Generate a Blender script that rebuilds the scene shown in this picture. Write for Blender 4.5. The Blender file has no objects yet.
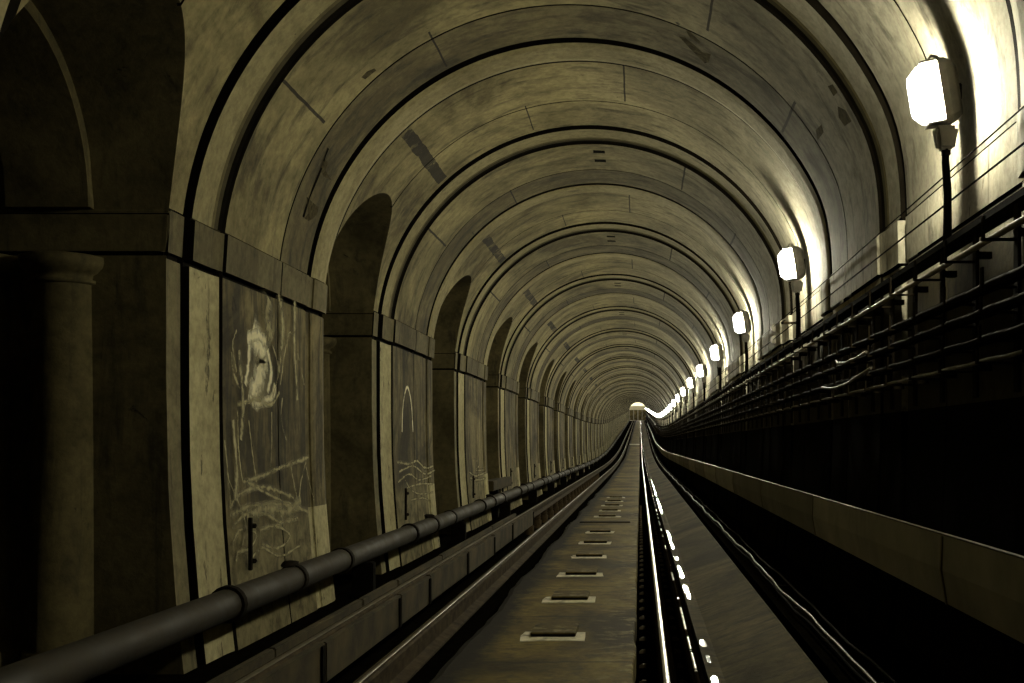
import bpy, bmesh, math, random
from math import sin, cos, asin, sqrt, pi, radians
random.seed(7)
sc = bpy.context.scene
COL = sc.collection

# ------------------------------------------------------------------ measures
F = 1180.0            # focal length in pixels of the 1024 wide frame
S = 5.456             # length of one bay of the tunnel
CZ = 1.35             # eye height over the bottom of the invert
CA, CB = -0.534, 1.116        # centre of the vault (across, over the eye)
RA, RR, RC = 2.198, 2.228, 2.243   # panel, rib and recess radii
YEND = 299.3
LAST = 54

def rise(y):
    if y < 50: return 0.0
    if y < 108: return 0.033/58*(y-50)**2/2
    return 0.033*(y-79)

def W(x, d, h):
    """across, along, height over the eye -> world"""
    return (x, d, h+CZ+rise(d))

def zs(p):
    """bays near the eye are a touch longer"""
    return p*S+0.23*math.exp(-max(0.0,p-1.27)/0.9)
def smooth(t):
    t = max(0.0, min(1.0, t)); return t*t*(3-2*t)

# ------------------------------------------------------------------ mesh builder
class MB:
    def __init__(s): s.v=[]; s.f=[]; s.m=[]; s.uv=[]; s.sm=[]
    def grid(s, rows, mat=0, uvs=None, closed=False, sm=True):
        n=len(rows[0]); b=len(s.v)
        for r in rows: s.v.extend(r)
        for i in range(len(rows)-1):
            for j in range(n if closed else n-1):
                k=(j+1)%n
                s.f.append((b+i*n+j, b+i*n+k, b+(i+1)*n+k, b+(i+1)*n+j)); s.m.append(mat); s.sm.append(sm)
                if uvs: s.uv.append([uvs[i][j],uvs[i][k],uvs[i+1][k],uvs[i+1][j]])
                else: s.uv.append([(0,0)]*4)
    def face(s, pts, mat=0, uv=None, sm=False):
        b=len(s.v); s.v.extend(pts); s.f.append(tuple(range(b,b+len(pts)))); s.m.append(mat); s.sm.append(sm)
        s.uv.append(uv or [(0,0)]*len(pts))
    def box(s, lo, hi, mat=0, bev=0.0):
        x0,y0,z0=lo; x1,y1,z1=hi
        if bev<=0:
            p=[(x0,y0,z0),(x1,y0,z0),(x1,y1,z0),(x0,y1,z0),(x0,y0,z1),(x1,y0,z1),(x1,y1,z1),(x0,y1,z1)]
            b=len(s.v); s.v.extend(p)
            for q in ((0,3,2,1),(4,5,6,7),(0,1,5,4),(1,2,6,5),(2,3,7,6),(3,0,4,7)):
                s.f.append(tuple(b+i for i in q)); s.m.append(mat); s.sm.append(False); s.uv.append([(0,0)]*4)
            return
        bm=bmesh.new(); bmesh.ops.create_cube(bm,size=1.0)
        for v in bm.verts:
            v.co=((x0+x1)/2+v.co.x*(x1-x0),(y0+y1)/2+v.co.y*(y1-y0),(z0+z1)/2+v.co.z*(z1-z0))
        bmesh.ops.bevel(bm,geom=list(bm.edges),offset=bev,segments=2,affect='EDGES')
        s.add_bm(bm,mat)
    def add_bm(s,bm,mat=0,sm=False):
        b=len(s.v); bm.verts.index_update()
        s.v.extend([tuple(v.co) for v in bm.verts])
        for f in bm.faces:
            s.f.append(tuple(b+v.index for v in f.verts)); s.m.append(mat); s.sm.append(sm); s.uv.append([(0,0)]*len(f.verts))
        bm.free()
    def tube(s, pts, r, n=8, mat=0, caps=True):
        from mathutils import Vector
        P=[Vector(p) for p in pts]; rows=[]
        rr = r if isinstance(r,(list,tuple)) else [r]*len(P)
        up0=None
        for i,p in enumerate(P):
            t=(P[min(i+1,len(P)-1)]-P[max(i-1,0)]).normalized()
            if up0 is None:
                up0 = Vector((0,0,1)) if abs(t.z)<0.9 else Vector((1,0,0))
            a=t.cross(up0)
            if a.length<1e-4: a=t.orthogonal()
            a.normalize(); b=a.cross(t).normalized(); up0=b
            rows.append([tuple(p+a*(rr[i]*cos(2*pi*k/n))+b*(rr[i]*sin(2*pi*k/n))) for k in range(n)])
        s.grid(rows,mat,None,True)
        if caps:
            s.face(list(reversed(rows[0])),mat); s.face(rows[-1],mat)
    def sweep(s, prof, ds, mat=0, closed=True, sm=False, caps=True):
        """profile of (across, height over the eye) drawn along the tunnel"""
        rows=[[W(x,d,h) for x,h in prof] for d in ds]
        if sm: s.grid(rows,mat,None,closed,True)
        else:
            n=len(prof)
            for j in range(n if closed else n-1):
                k=(j+1)%n
                s.grid([[r[j],r[k]] for r in rows],mat,None,False,False)
        if caps and closed:
            s.face(list(reversed(rows[0])),mat); s.face(rows[-1],mat)
    def build(s, name, mats, parent=None, origin=None, merge=False):
        me=bpy.data.meshes.new(name)
        ov=origin or (0,0,0)
        me.from_pydata([(v[0]-ov[0],v[1]-ov[1],v[2]-ov[2]) for v in s.v],[],s.f)
        if not isinstance(mats,(list,tuple)): mats=[mats]
        for m in mats: me.materials.append(m)
        uvl=me.uv_layers.new(name='UVMap')
        for p,mi,sm,uv in zip(me.polygons,s.m,s.sm,s.uv):
            p.material_index=mi; p.use_smooth=sm
            for li,c in zip(p.loop_indices,uv): uvl.data[li].uv=c
        if merge:
            bm=bmesh.new(); bm.from_mesh(me); bmesh.ops.remove_doubles(bm,verts=bm.verts,dist=1e-5)
            bmesh.ops.recalc_face_normals(bm,faces=bm.faces); bm.to_mesh(me); bm.free()
        me.update()
        o=bpy.data.objects.new(name,me); COL.objects.link(o)
        if parent: o.parent=parent
        elif origin: o.location=origin
        return o

def tag(o,label=None,cat=None,group=None,kind=None):
    if label: o['label']=label
    if cat: o['category']=cat
    if group: o['group']=group
    if kind: o['kind']=kind
    return o
def empty(name,loc=(0,0,0),label=None,cat=None,group=None):
    o=bpy.data.objects.new(name,None); COL.objects.link(o); o.location=loc; o.empty_display_size=0.1
    return tag(o,label,cat,group)
def copy_tree(o,parent=None):
    c=o.copy(); COL.objects.link(c)
    if parent: c.parent=parent
    for ch in list(o.children): copy_tree(ch,c)
    return c
ORD=['first','second','third','fourth','fifth','sixth','seventh','eighth','ninth','tenth','eleventh','twelfth']
def ordinal(i):
    if i<12: return ORD[i]
    n=i+1
    suf='th' if 10<=n%100<=20 else {1:'st',2:'nd',3:'rd'}.get(n%10,'th')
    return f'{n}{suf}'

# ------------------------------------------------------------------ materials
def newmat(name):
    m=bpy.data.materials.new(name); m.use_nodes=True
    nt=m.node_tree; b=nt.nodes['Principled BSDF']
    return m,nt,b
def N(nt,t,**kw):
    n=nt.nodes.new(t)
    for k,v in kw.items(): setattr(n,k,v)
    return n
def ramp(nt,src,stops):
    r=N(nt,'ShaderNodeValToRGB'); e=r.color_ramp.elements
    while len(e)<len(stops): e.new(0.5)
    for el,(p,c) in zip(e,stops):
        el.position=p; el.color=(c[0],c[1],c[2],1) if isinstance(c,(tuple,list)) else (c,c,c,1)
    nt.links.new(src,r.inputs[0]); return r.outputs[0]
def noise(nt,vec,scale,detail=6,rough=0.6,dist=0.0):
    n=N(nt,'ShaderNodeTexNoise'); n.inputs['Scale'].default_value=scale; n.inputs['Detail'].default_value=detail
    n.inputs['Roughness'].default_value=rough; n.inputs['Distortion'].default_value=dist
    nt.links.new(vec,n.inputs['Vector']); return n.outputs['Fac']
def mix(nt,fac,a,b,mode='MIX'):
    n=N(nt,'ShaderNodeMix',data_type='RGBA',blend_type=mode)
    for sock,val in ((n.inputs[0],fac),(n.inputs[6],a),(n.inputs[7],b)):
        if hasattr(val,'links') or hasattr(val,'is_linked'): nt.links.new(val,sock)
        else:
            sock.default_value = val if isinstance(val,(int,float)) else (val[0],val[1],val[2],1)
    return n.outputs[2]
def mathn(nt,op,a,b=0.0,c=0.0):
    n=N(nt,'ShaderNodeMath',operation=op)
    for i,val in enumerate((a,b,c)):
        if hasattr(val,'is_linked'): nt.links.new(val,n.inputs[i])
        else: n.inputs[i].default_value=val
    return n.outputs[0]
def mapping(nt,src,scale=(1,1,1),loc=(0,0,0)):
    n=N(nt,'ShaderNodeMapping'); n.inputs['Scale'].default_value=scale; n.inputs['Location'].default_value=loc
    nt.links.new(src,n.inputs['Vector']); return n.outputs[0]
def bump(nt,b,h,strength=0.3,dist=0.02):
    n=N(nt,'ShaderNodeBump'); n.inputs['Strength'].default_value=strength; n.inputs['Distance'].default_value=dist
    nt.links.new(h,n.inputs['Height']); nt.links.new(n.outputs[0],b.inputs['Normal'])

def concrete(name,c1,c2,stain=(0.03,0.026,0.016),stain_lo=0.30,stain_hi=0.44,streak='uv',rough=0.85,joints=None,fleck=0.0,spec=0.2,bs=0.35):
    m,nt,b=newmat(name)
    tc=N(nt,'ShaderNodeTexCoord'); obj=tc.outputs['Object']; uv=tc.outputs['UV']
    big=noise(nt,mapping(nt,obj,(1,0.8,1)),0.9,8,0.62,0.6)
    base=ramp(nt,big,[(0.37,c1),(0.63,c2)])
    if streak=='uv': st=noise(nt,mapping(nt,uv,(1.1,3.2,1)),1.7,7,0.65,0.4)
    elif streak=='bank': st=noise(nt,mapping(nt,obj,(1.2,6,1)),1.6,7,0.65,0.5)
    else: st=noise(nt,mapping(nt,obj,(5,5,0.7)),1.6,7,0.65,0.5)
    sm=ramp(nt,st,[(stain_lo,1.0),(stain_hi,0.0)])
    col=mix(nt,mathn(nt,'MULTIPLY',sm,0.75),base,stain)
    fine=noise(nt,obj,14,8,0.7)
    col=mix(nt,0.4,col,ramp(nt,fine,[(0.36,0.35),(0.60,1.3)]),'MULTIPLY')
    sp=noise(nt,obj,5.5,10,0.75,0.8)
    spm=ramp(nt,sp,[(0.31,1.0),(0.36,0.0)])
    col=mix(nt,mathn(nt,'MULTIPLY',spm,0.85),col,(0.012,0.010,0.007))
    if fleck>0:
        fl=noise(nt,mapping(nt,obj,(1,1,0.4)),7,8,0.72,0.3)
        fm=ramp(nt,fl,[(0.36,1.0),(0.412,0.0)])
        col=mix(nt,mathn(nt,'MULTIPLY',fm,fleck),col,(0.035,0.03,0.018))
    if joints:
        sep=N(nt,'ShaderNodeSeparateXYZ'); nt.links.new(uv,sep.inputs[0])
        wob=mathn(nt,'MULTIPLY',mathn(nt,'SUBTRACT',noise(nt,obj,3.0,4,0.6),0.5),0.05)
        for th,w,p0,p1 in joints:
            a=mathn(nt,'ABSOLUTE',mathn(nt,'SUBTRACT',mathn(nt,'ADD',sep.outputs[0],mathn(nt,'MULTIPLY',wob,min(w*40,1.2))),th))
            line=mathn(nt,'LESS_THAN',a,w)
            fr=mathn(nt,'FRACT',mathn(nt,'ADD',mathn(nt,'DIVIDE',sep.outputs[1],S),10.0-p0))
            line=mathn(nt,'MULTIPLY',line,mathn(nt,'LESS_THAN',fr,p1-p0))
            if w>0.03: line=mathn(nt,'MULTIPLY',line,ramp(nt,noise(nt,obj,4,6,0.7,0.5),[(0.40,0.3),(0.46,1.0)]))
            col=mix(nt,mathn(nt,'MULTIPLY',line,0.9),col,(0.01,0.008,0.006))
    nt.links.new(col,b.inputs['Base Color'])
    b.inputs['Roughness'].default_value=rough; b.inputs['Specular IOR Level'].default_value=spec
    bump(nt,b,fine,bs,0.012)
    return m

def simple(name,c1,c2,scale=6,rough=0.6,metal=0.0,bs=0.2,rough2=None,spec=0.3):
    m,nt,b=newmat(name)
    tc=N(nt,'ShaderNodeTexCoord')
    n=noise(nt,tc.outputs['Object'],scale,8,0.65,0.3)
    nt.links.new(ramp(nt,n,[(0.32,c1),(0.68,c2)]),b.inputs['Base Color'])
    b.inputs['Roughness'].default_value=rough; b.inputs['Metallic'].default_value=metal
    b.inputs['Specular IOR Level'].default_value=spec
    if rough2 is not None:
        nt.links.new(ramp(nt,n,[(0.35,rough),(0.65,rough2)]),b.inputs['Roughness'])
    bump(nt,b,n,bs,0.006)
    return m

TH=lambda deg:radians(deg)*2.2
vjoints=[(TH(47),0.06,-0.14,0.262),(TH(35),0.012,0.378,0.60),(TH(62),0.008,0.604,0.752),(TH(100),0.008,-0.14,0.1),
         (TH(118),0.010,0.378,0.60),(TH(140),0.012,0.60,0.752),(TH(75),0.006,0.10,0.26)]
M={}
def vaultmat(name,c1,c2,g1,g2,joints,lo,hi):
    m=concrete(name,c1,c2,joints=joints,stain_lo=lo,stain_hi=hi); nt=m.node_tree
    # lamp-side paleness painted in: right haunch greyer than the brown left haunch
    r=[n for n in nt.nodes if n.bl_idname=='ShaderNodeValToRGB'][0]
    outs=[l for l in nt.links if l.from_socket==r.outputs[0]]
    r2=N(nt,'ShaderNodeValToRGB'); nt.links.new(r.inputs[0].links[0].from_socket,r2.inputs[0])
    for el,(p,c) in zip(r2.color_ramp.elements,((0.32,g1),(0.68,g2))): el.position=p; el.color=(*c,1)
    tc=N(nt,'ShaderNodeTexCoord'); sep=N(nt,'ShaderNodeSeparateXYZ'); nt.links.new(tc.outputs['UV'],sep.inputs[0])
    mr=N(nt,'ShaderNodeMapRange'); nt.links.new(sep.outputs[0],mr.inputs[0]); mr.inputs[1].default_value=3.2; mr.inputs[2].default_value=5.6
    c=mix(nt,mr.outputs[0],r.outputs[0],r2.outputs[0])
    for l in outs:
        to=l.to_socket; nt.links.remove(l); nt.links.new(c,to)
    return m
M['vault']=vaultmat('vault concrete',(0.10,0.083,0.035),(0.34,0.29,0.138),(0.19,0.175,0.125),(0.36,0.335,0.26),vjoints,0.31,0.49)
M['vaultdark']=vaultmat('darker vault band',(0.06,0.049,0.02),(0.18,0.15,0.07),(0.11,0.1,0.07),(0.2,0.185,0.14),vjoints,0.36,0.54)
M['rib']=vaultmat('rib concrete',(0.20,0.17,0.08),(0.34,0.295,0.155),(0.22,0.205,0.15),(0.36,0.335,0.26),None,0.26,0.40)
M['scar']=simple('broken lining',(0.02,0.016,0.008),(0.10,0.085,0.042),22,0.95,spec=0.05)
M['rib_shade_mid']=simple('rib edge with painted shade',(0.08,0.068,0.034),(0.16,0.137,0.07),8,0.9,spec=0.1)  # shading of the cove painted as a mid tone
M['rib_shade_dark']=simple('rib corner with painted shade',(0.04,0.034,0.018),(0.07,0.06,0.032),8,0.9,spec=0.1)  # deeper step of the cove shading, painted into the rib
M['soot_shade']=simple('soot_shade',(0.003,0.0024,0.0016),(0.008,0.0065,0.004),8,0.95,spec=0.02)  # true grime, and also black painted where shade falls
M['impost']=concrete('impost stone',(0.07,0.058,0.028),(0.18,0.155,0.078),streak='obj')
M['white']=concrete('old whitewash',(0.36,0.32,0.17),(0.5,0.45,0.255),streak='obj',stain_lo=0.24,stain_hi=0.36,fleck=0.8)
M['panel_low']=M['white']
M['grey']=concrete('pier edge concrete',(0.10,0.086,0.042),(0.22,0.19,0.095),streak='obj')
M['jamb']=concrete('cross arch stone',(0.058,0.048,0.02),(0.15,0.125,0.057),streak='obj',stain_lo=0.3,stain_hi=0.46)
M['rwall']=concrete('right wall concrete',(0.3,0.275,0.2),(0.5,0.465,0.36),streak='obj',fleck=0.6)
M['rwall_shaded']=concrete('rack shade on wall behind cables',(0.02,0.016,0.008),(0.065,0.054,0.027),streak='obj')  # shade of the cable rack painted into the wall tone
def panelmat():
    m=concrete('grimy pier panel',(0.034,0.027,0.011),(0.26,0.215,0.10),streak='obj',stain_lo=0.43,stain_hi=0.54)
    nt=m.node_tree; b=nt.nodes['Principled BSDF']; src=b.inputs['Base Color'].links[0].from_socket
    tc=N(nt,'ShaderNodeTexCoord'); sep=N(nt,'ShaderNodeSeparateXYZ'); nt.links.new(tc.outputs['UV'],sep.inputs[0])
    w=mathn(nt,'MULTIPLY',mathn(nt,'SUBTRACT',noise(nt,mapping(nt,tc.outputs['Object'],(1,1,.5)),4,5,0.65),0.5),0.35)
    hh=mathn(nt,'ADD',sep.outputs[0],w)
    mr=N(nt,'ShaderNodeMapRange'); nt.links.new(hh,mr.inputs[0]); mr.inputs[1].default_value=-0.46; mr.inputs[2].default_value=-0.60
    low=ramp(nt,noise(nt,tc.outputs['Object'],6,8,0.7,0.4),[(0.38,(0.07,0.06,0.028)),(0.60,(0.25,0.215,0.107))])
    c=mix(nt,mathn(nt,'MULTIPLY',mr.outputs[0],0.85),src,low)
    nt.links.new(c,b.inputs['Base Color']); return m
M['panel']=panelmat()
M['dirt']=simple('black track dirt',(0.0015,0.0012,0.0008),(0.006,0.005,0.003),11,0.95,bs=0.8,spec=0.0)
M['iron']=simple('rusty iron',(0.005,0.0035,0.002),(0.016,0.012,0.006),12,0.9,0.0,spec=0.05)
M['pipe']=simple('old painted pipe iron',(0.009,0.007,0.003),(0.032,0.024,0.011),5,0.6,0.0,rough2=0.85)
M['rail']=simple('rusted rail steel',(0.0015,0.001,0.0006),(0.005,0.0035,0.002),9,0.95,0.0,spec=0.0)
M['brown']=simple('brown rusted steel',(0.02,0.013,0.006),(0.07,0.05,0.024),9,0.85,0.0,spec=0.08)
M['clip']=simple('rusty clip',(0.06,0.045,0.025),(0.14,0.11,0.065),12,0.6,spec=0.2)
M['shine']=simple('polished rail steel',(0.55,0.53,0.48),(0.75,0.72,0.66),3,0.28,1.0,bs=0.05)
M['dullshine']=simple('dull worn steel',(0.12,0.11,0.08),(0.25,0.22,0.17),6,0.45,0.8,bs=0.1)
def brokenshine():
    m,nt,b=newmat('broken worn shine'); tc=N(nt,'ShaderNodeTexCoord')
    n=noise(nt,mapping(nt,tc.outputs['Object'],(3,0.8,1)),2.0,4,0.6)
    nt.links.new(ramp(nt,n,[(0.53,(0.012,0.009,0.006)),(0.55,(0.7,0.67,0.6))]),b.inputs['Base Color'])
    nt.links.new(ramp(nt,n,[(0.53,0.0),(0.55,1.0)]),b.inputs['Metallic'])
    nt.links.new(ramp(nt,n,[(0.53,0.98),(0.55,0.3)]),b.inputs['Roughness']); b.inputs['Specular IOR Level'].default_value=0.0
    return m
M['broken']=brokenshine()
M['wood']=simple('grimy guard timber',(0.016,0.012,0.004),(0.075,0.056,0.022),4,0.9,bs=0.5)
M['trough']=simple('grey trough panel',(0.23,0.225,0.2),(0.42,0.41,0.37),1.6,0.6,bs=0.1)
_nt=M['trough'].node_tree; _b=_nt.nodes['Principled BSDF']; _src=_b.inputs['Base Color'].links[0].from_socket
_oi=N(_nt,'ShaderNodeObjectInfo'); _nt.links.new(mix(_nt,1.0,_src,ramp(_nt,_oi.outputs['Random'],[(0.0,0.6),(1.0,1.25)]),'MULTIPLY'),_b.inputs['Base Color'])
M['conduit']=simple('pale conduit',(0.2,0.185,0.14),(0.33,0.3,0.23),6,0.5)
M['cable']=simple('dusty cable sheath',(0.004,0.003,0.002),(0.014,0.011,0.006),7,0.85,spec=0.06)
M['palecable']=simple('worn pale cable',(0.03,0.026,0.017),(0.2,0.175,0.12),8,0.45)
M['black']=simple('black sheath',(0.002,0.0016,0.001),(0.005,0.004,0.003),7,0.95,spec=0.02)
M['mortar']=concrete('pale mortar',(0.5,0.46,0.33),(0.8,0.75,0.58),streak='obj',fleck=0.5)
M['housing']=simple('grey cast lamp housing',(0.16,0.15,0.13),(0.26,0.245,0.21),9,0.5,0.1)
def paintmat(name,c1,c2,op):
    m=simple(name,c1,c2,14,0.85,bs=0.0); nt=m.node_tree; b=nt.nodes['Principled BSDF']
    tc=N(nt,'ShaderNodeTexCoord'); sep=N(nt,'ShaderNodeSeparateXYZ'); nt.links.new(tc.outputs['UV'],sep.inputs[0])
    e=mathn(nt,'SUBTRACT',1.0,mathn(nt,'ABSOLUTE',mathn(nt,'SUBTRACT',mathn(nt,'MULTIPLY',sep.outputs[0],2.0),1.0)))
    e=mathn(nt,'MULTIPLY',mathn(nt,'POWER',e,1.4),1.2)
    nz=ramp(nt,noise(nt,tc.outputs['Object'],9,6,0.65,0.3),[(0.36,0.3),(0.6,1.0)])
    a=mathn(nt,'MINIMUM',mathn(nt,'MULTIPLY',mathn(nt,'MULTIPLY',e,nz),op),1.0)
    nt.links.new(a,b.inputs['Alpha']); return m
M['paint']=paintmat('chalky paint',(0.30,0.265,0.14),(0.50,0.45,0.25),1.0)
M['paint_bright']=paintmat('bright chalky paint',(0.7,0.64,0.4),(0.92,0.86,0.6),1.5)
def slabmat():
    m=concrete('track slab concrete',(0.03,0.021,0.005),(0.175,0.13,0.032),streak='obj',rough=0.75,spec=0.1,stain_lo=0.3,stain_hi=0.5)
    nt=m.node_tree; b=nt.nodes['Principled BSDF']
    link=b.inputs['Base Color'].links[0]; src=link.from_socket
    tc=N(nt,'ShaderNodeTexCoord'); sep=N(nt,'ShaderNodeSeparateXYZ'); nt.links.new(tc.outputs['Object'],sep.inputs[0])
    w=mathn(nt,'MULTIPLY',mathn(nt,'SUBTRACT',noise(nt,tc.outputs['Object'],3,4,0.6),0.5),0.10)
    fr=mathn(nt,'FRACT',mathn(nt,'DIVIDE',mathn(nt,'ADD',mathn(nt,'ADD',sep.outputs[1],w),0.45),1.732))
    ln=mathn(nt,'LESS_THAN',fr,0.018)
    c=mix(nt,mathn(nt,'MULTIPLY',ln,0.7),src,(0.02,0.016,0.008))
    # worn pale patches towards the right edge
    pn=noise(nt,mapping(nt,tc.outputs['Object'],(5,7,1)),1.6,6,0.7)
    edge=ramp(nt,sep.outputs[0],[(0.0,0.0),(1.0,1.0)])
    xm=N(nt,'ShaderNodeMapRange'); nt.links.new(sep.outputs[0],xm.inputs[0]); xm.inputs[1].default_value=-0.35; xm.inputs[2].default_value=-0.05
    pm=mathn(nt,'MULTIPLY',ramp(nt,pn,[(0.52,0.0),(0.62,1.0)]),xm.outputs[0])
    c=mix(nt,mathn(nt,'MULTIPLY',pm,0.7),c,(0.27,0.235,0.115))
    # black track dirt lying over the left margin
    dn=mathn(nt,'MULTIPLY',mathn(nt,'SUBTRACT',noise(nt,mapping(nt,tc.outputs['Object'],(1,.6,1)),3.5,7,0.7),0.5),0.55)
    dm=N(nt,'ShaderNodeMapRange'); nt.links.new(mathn(nt,'ADD',sep.outputs[0],dn),dm.inputs[0]); dm.inputs[1].default_value=-0.80; dm.inputs[2].default_value=-0.95
    c=mix(nt,dm.outputs[0],c,(0.010,0.008,0.005))
    nt.links.new(c,b.inputs['Base Color'])
    return m
M['slab']=slabmat()
M['bank']=concrete('float finished bank',(0.026,0.021,0.009),(0.10,0.081,0.038),streak='bank',stain_lo=0.36,stain_hi=0.54,rough=0.85,spec=0.08)
def watermat():
    m,nt,b=newmat('wet film'); b.inputs['Base Color'].default_value=(0.02,0.018,0.012,1)
    b.inputs['Roughness'].default_value=0.06; b.inputs['Specular IOR Level'].default_value=0.9
    tc=N(nt,'ShaderNodeTexCoord'); bump(nt,b,noise(nt,tc.outputs['Object'],22,3,0.5),0.12,0.004)
    return m
M['water']=watermat()
def emis(name,c,st):
    m,nt,b=newmat(name); b.inputs['Base Color'].default_value=(0.8,0.8,0.75,1)
    b.inputs['Emission Color'].default_value=(*c,1); b.inputs['Emission Strength'].default_value=st
    return m
M['glow']=emis('lit lamp glass',(1.0,0.945,0.71),1250.0)
def glassmat():
    m=bpy.data.materials.new('glowing lamp glass'); m.use_nodes=True; nt=m.node_tree; nt.nodes.clear()
    o=N(nt,'ShaderNodeOutputMaterial'); a=N(nt,'ShaderNodeAddShader'); t=N(nt,'ShaderNodeBsdfTransparent'); e=N(nt,'ShaderNodeEmission')
    t.inputs[0].default_value=(.8,.8,.78,1); e.inputs[0].default_value=(1,.98,.92,1); e.inputs[1].default_value=4.0
    nt.links.new(t.outputs[0],a.inputs[0]); nt.links.new(e.outputs[0],a.inputs[1]); nt.links.new(a.outputs[0],o.inputs[0]); return m
M['glass']=glassmat()
M['station']=emis('station light tube',(1.0,0.97,0.85),120.0)
M['cream']=simple('cream painted station wall',(0.7,0.66,0.52),(0.8,0.76,0.62),1,0.6)

# ------------------------------------------------------------------ tunnel shell
def lean(h):
    return 0.052*((0.3-h)/1.17)**2 if h<0.3 else 0.0
def xl(r,h):
    return CA-sqrt(max(r*r-(h-CB)**2,0)) if h>CB else CA-r+lean(h)
def bulge(h): return 0.09*(1-smooth((h-1.2)/0.9))
def xr(r,h):
    return (CA+sqrt(max(r*r-(h-CB)**2,0)) if h>CB else CA+r-lean(h))-bulge(h)
HL=[-1.35,-0.95,-0.52,-0.1,0.3,0.7,1.088]
SPR=1.385
NA=36
# side wall bands: heights, outward offset
LBANDS=[('w',HL,0.0),('g',[1.088,1.125],0.04),('i',[1.125,1.37],-0.022),('g',[1.37,1.385],0.012)]
RBANDS=[('b',[-1.35,-0.6,0.0,0.2],0.0),('d',[0.2,0.5,0.955],0.0),('w',[0.955,1.09],0.0),('g',[1.09,1.108],0.015),('i',[1.108,1.37],-0.02),('g',[1.37,1.385],0.01)]  # bands b and d carry the rack's shade as dark paint
CELLS=[ # phase0, phase1, r0, r1, kind
 (0.86,0.880,RC,RC,'K'),(0.880,1.098,RC,RC,'C'),(1.098,1.102,RC+0.018,RC+0.018,'H'),(1.102,1.2255,RC,RC,'C'),(1.2255,1.264,RC,RC,'S'),
 (1.264,1.284,RC+0.06,RC+0.06,'G'),(1.284,1.346,RR,RR,'R'),
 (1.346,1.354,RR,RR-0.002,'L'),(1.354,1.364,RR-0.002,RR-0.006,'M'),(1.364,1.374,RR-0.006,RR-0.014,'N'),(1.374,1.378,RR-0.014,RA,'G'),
 (1.378,1.60,RA,RA,'A'),(1.60,1.605,RA+0.02,RA+0.02,'G'),(1.605,1.738,RA,RA,'B'),(1.738,1.768,RA+0.085,RA+0.085,'G'),
 (1.768,1.785,RA+0.012,RA,'Q'),(1.785,1.838,RA,RA,'Q'),(1.838,1.86,RA,RA+0.022,'Q')]
OC,OW=1.04275,0.18275
RO=OW*S
def otop(p):
    d=(p-OC)*S
    return 1.375+sqrt(max(RO*RO-d*d,0.0))
LM={'w':None,'g':1,'i':2}
LW=MB(); RW=MB(); CE=MB(); PI_=MB()
# material slots wall_left: 0 panel 1 soot 2 impost 3 white 4 grey 5 panel_low 6 jamb
wl_mats=[M['panel'],M['soot_shade'],M['impost'],M['white'],M['grey'],M['panel_low'],M['jamb']]
wr_mats=[M['rwall'],M['soot_shade'],M['impost'],M['rwall_shaded']]
ce_mats=[M['vault'],M['rib'],M['soot_shade'],M['rib_shade_dark'],M['vaultdark'],M['rib_shade_mid']]
def lmat(kind,h0):
    if kind in 'RNML': return 3
    if kind=='S': return 4
    if kind=='G': return 1
    if kind in 'AB': return 0
    if kind=='Q': return 3 if h0<-0.6 else 0
    return 0
def arc(r,side,t0=None):
    t0=asin((SPR-CB)/r) if t0 is None else t0
    out=[]
    for i in range(NA+1):
        t=t0+(pi/2-t0)*i/NA; h=CB+r*sin(t)
        if side<0: out.append((CA-r*cos(t),h,t*2.2))
        else: out.append((CA+r*cos(t)-bulge(h),h,(pi-t)*2.2))
    return out
def vstrip(mb,a,b,pa,pb,mat,sub=1,flip=False):
    rows=[];uvs=[]
    for i in range(sub+1):
        f=i/sub; d=zs(pa+(pb-pa)*f)
        rows.append([W(p[0]+(q[0]-p[0])*f,d,p[1]+(q[1]-p[1])*f) for p,q in zip(a,b)])
        uvs.append([(p[2] if len(p)>2 else p[1],d) for p in a])
    mb.grid(rows,mat,uvs)
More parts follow.
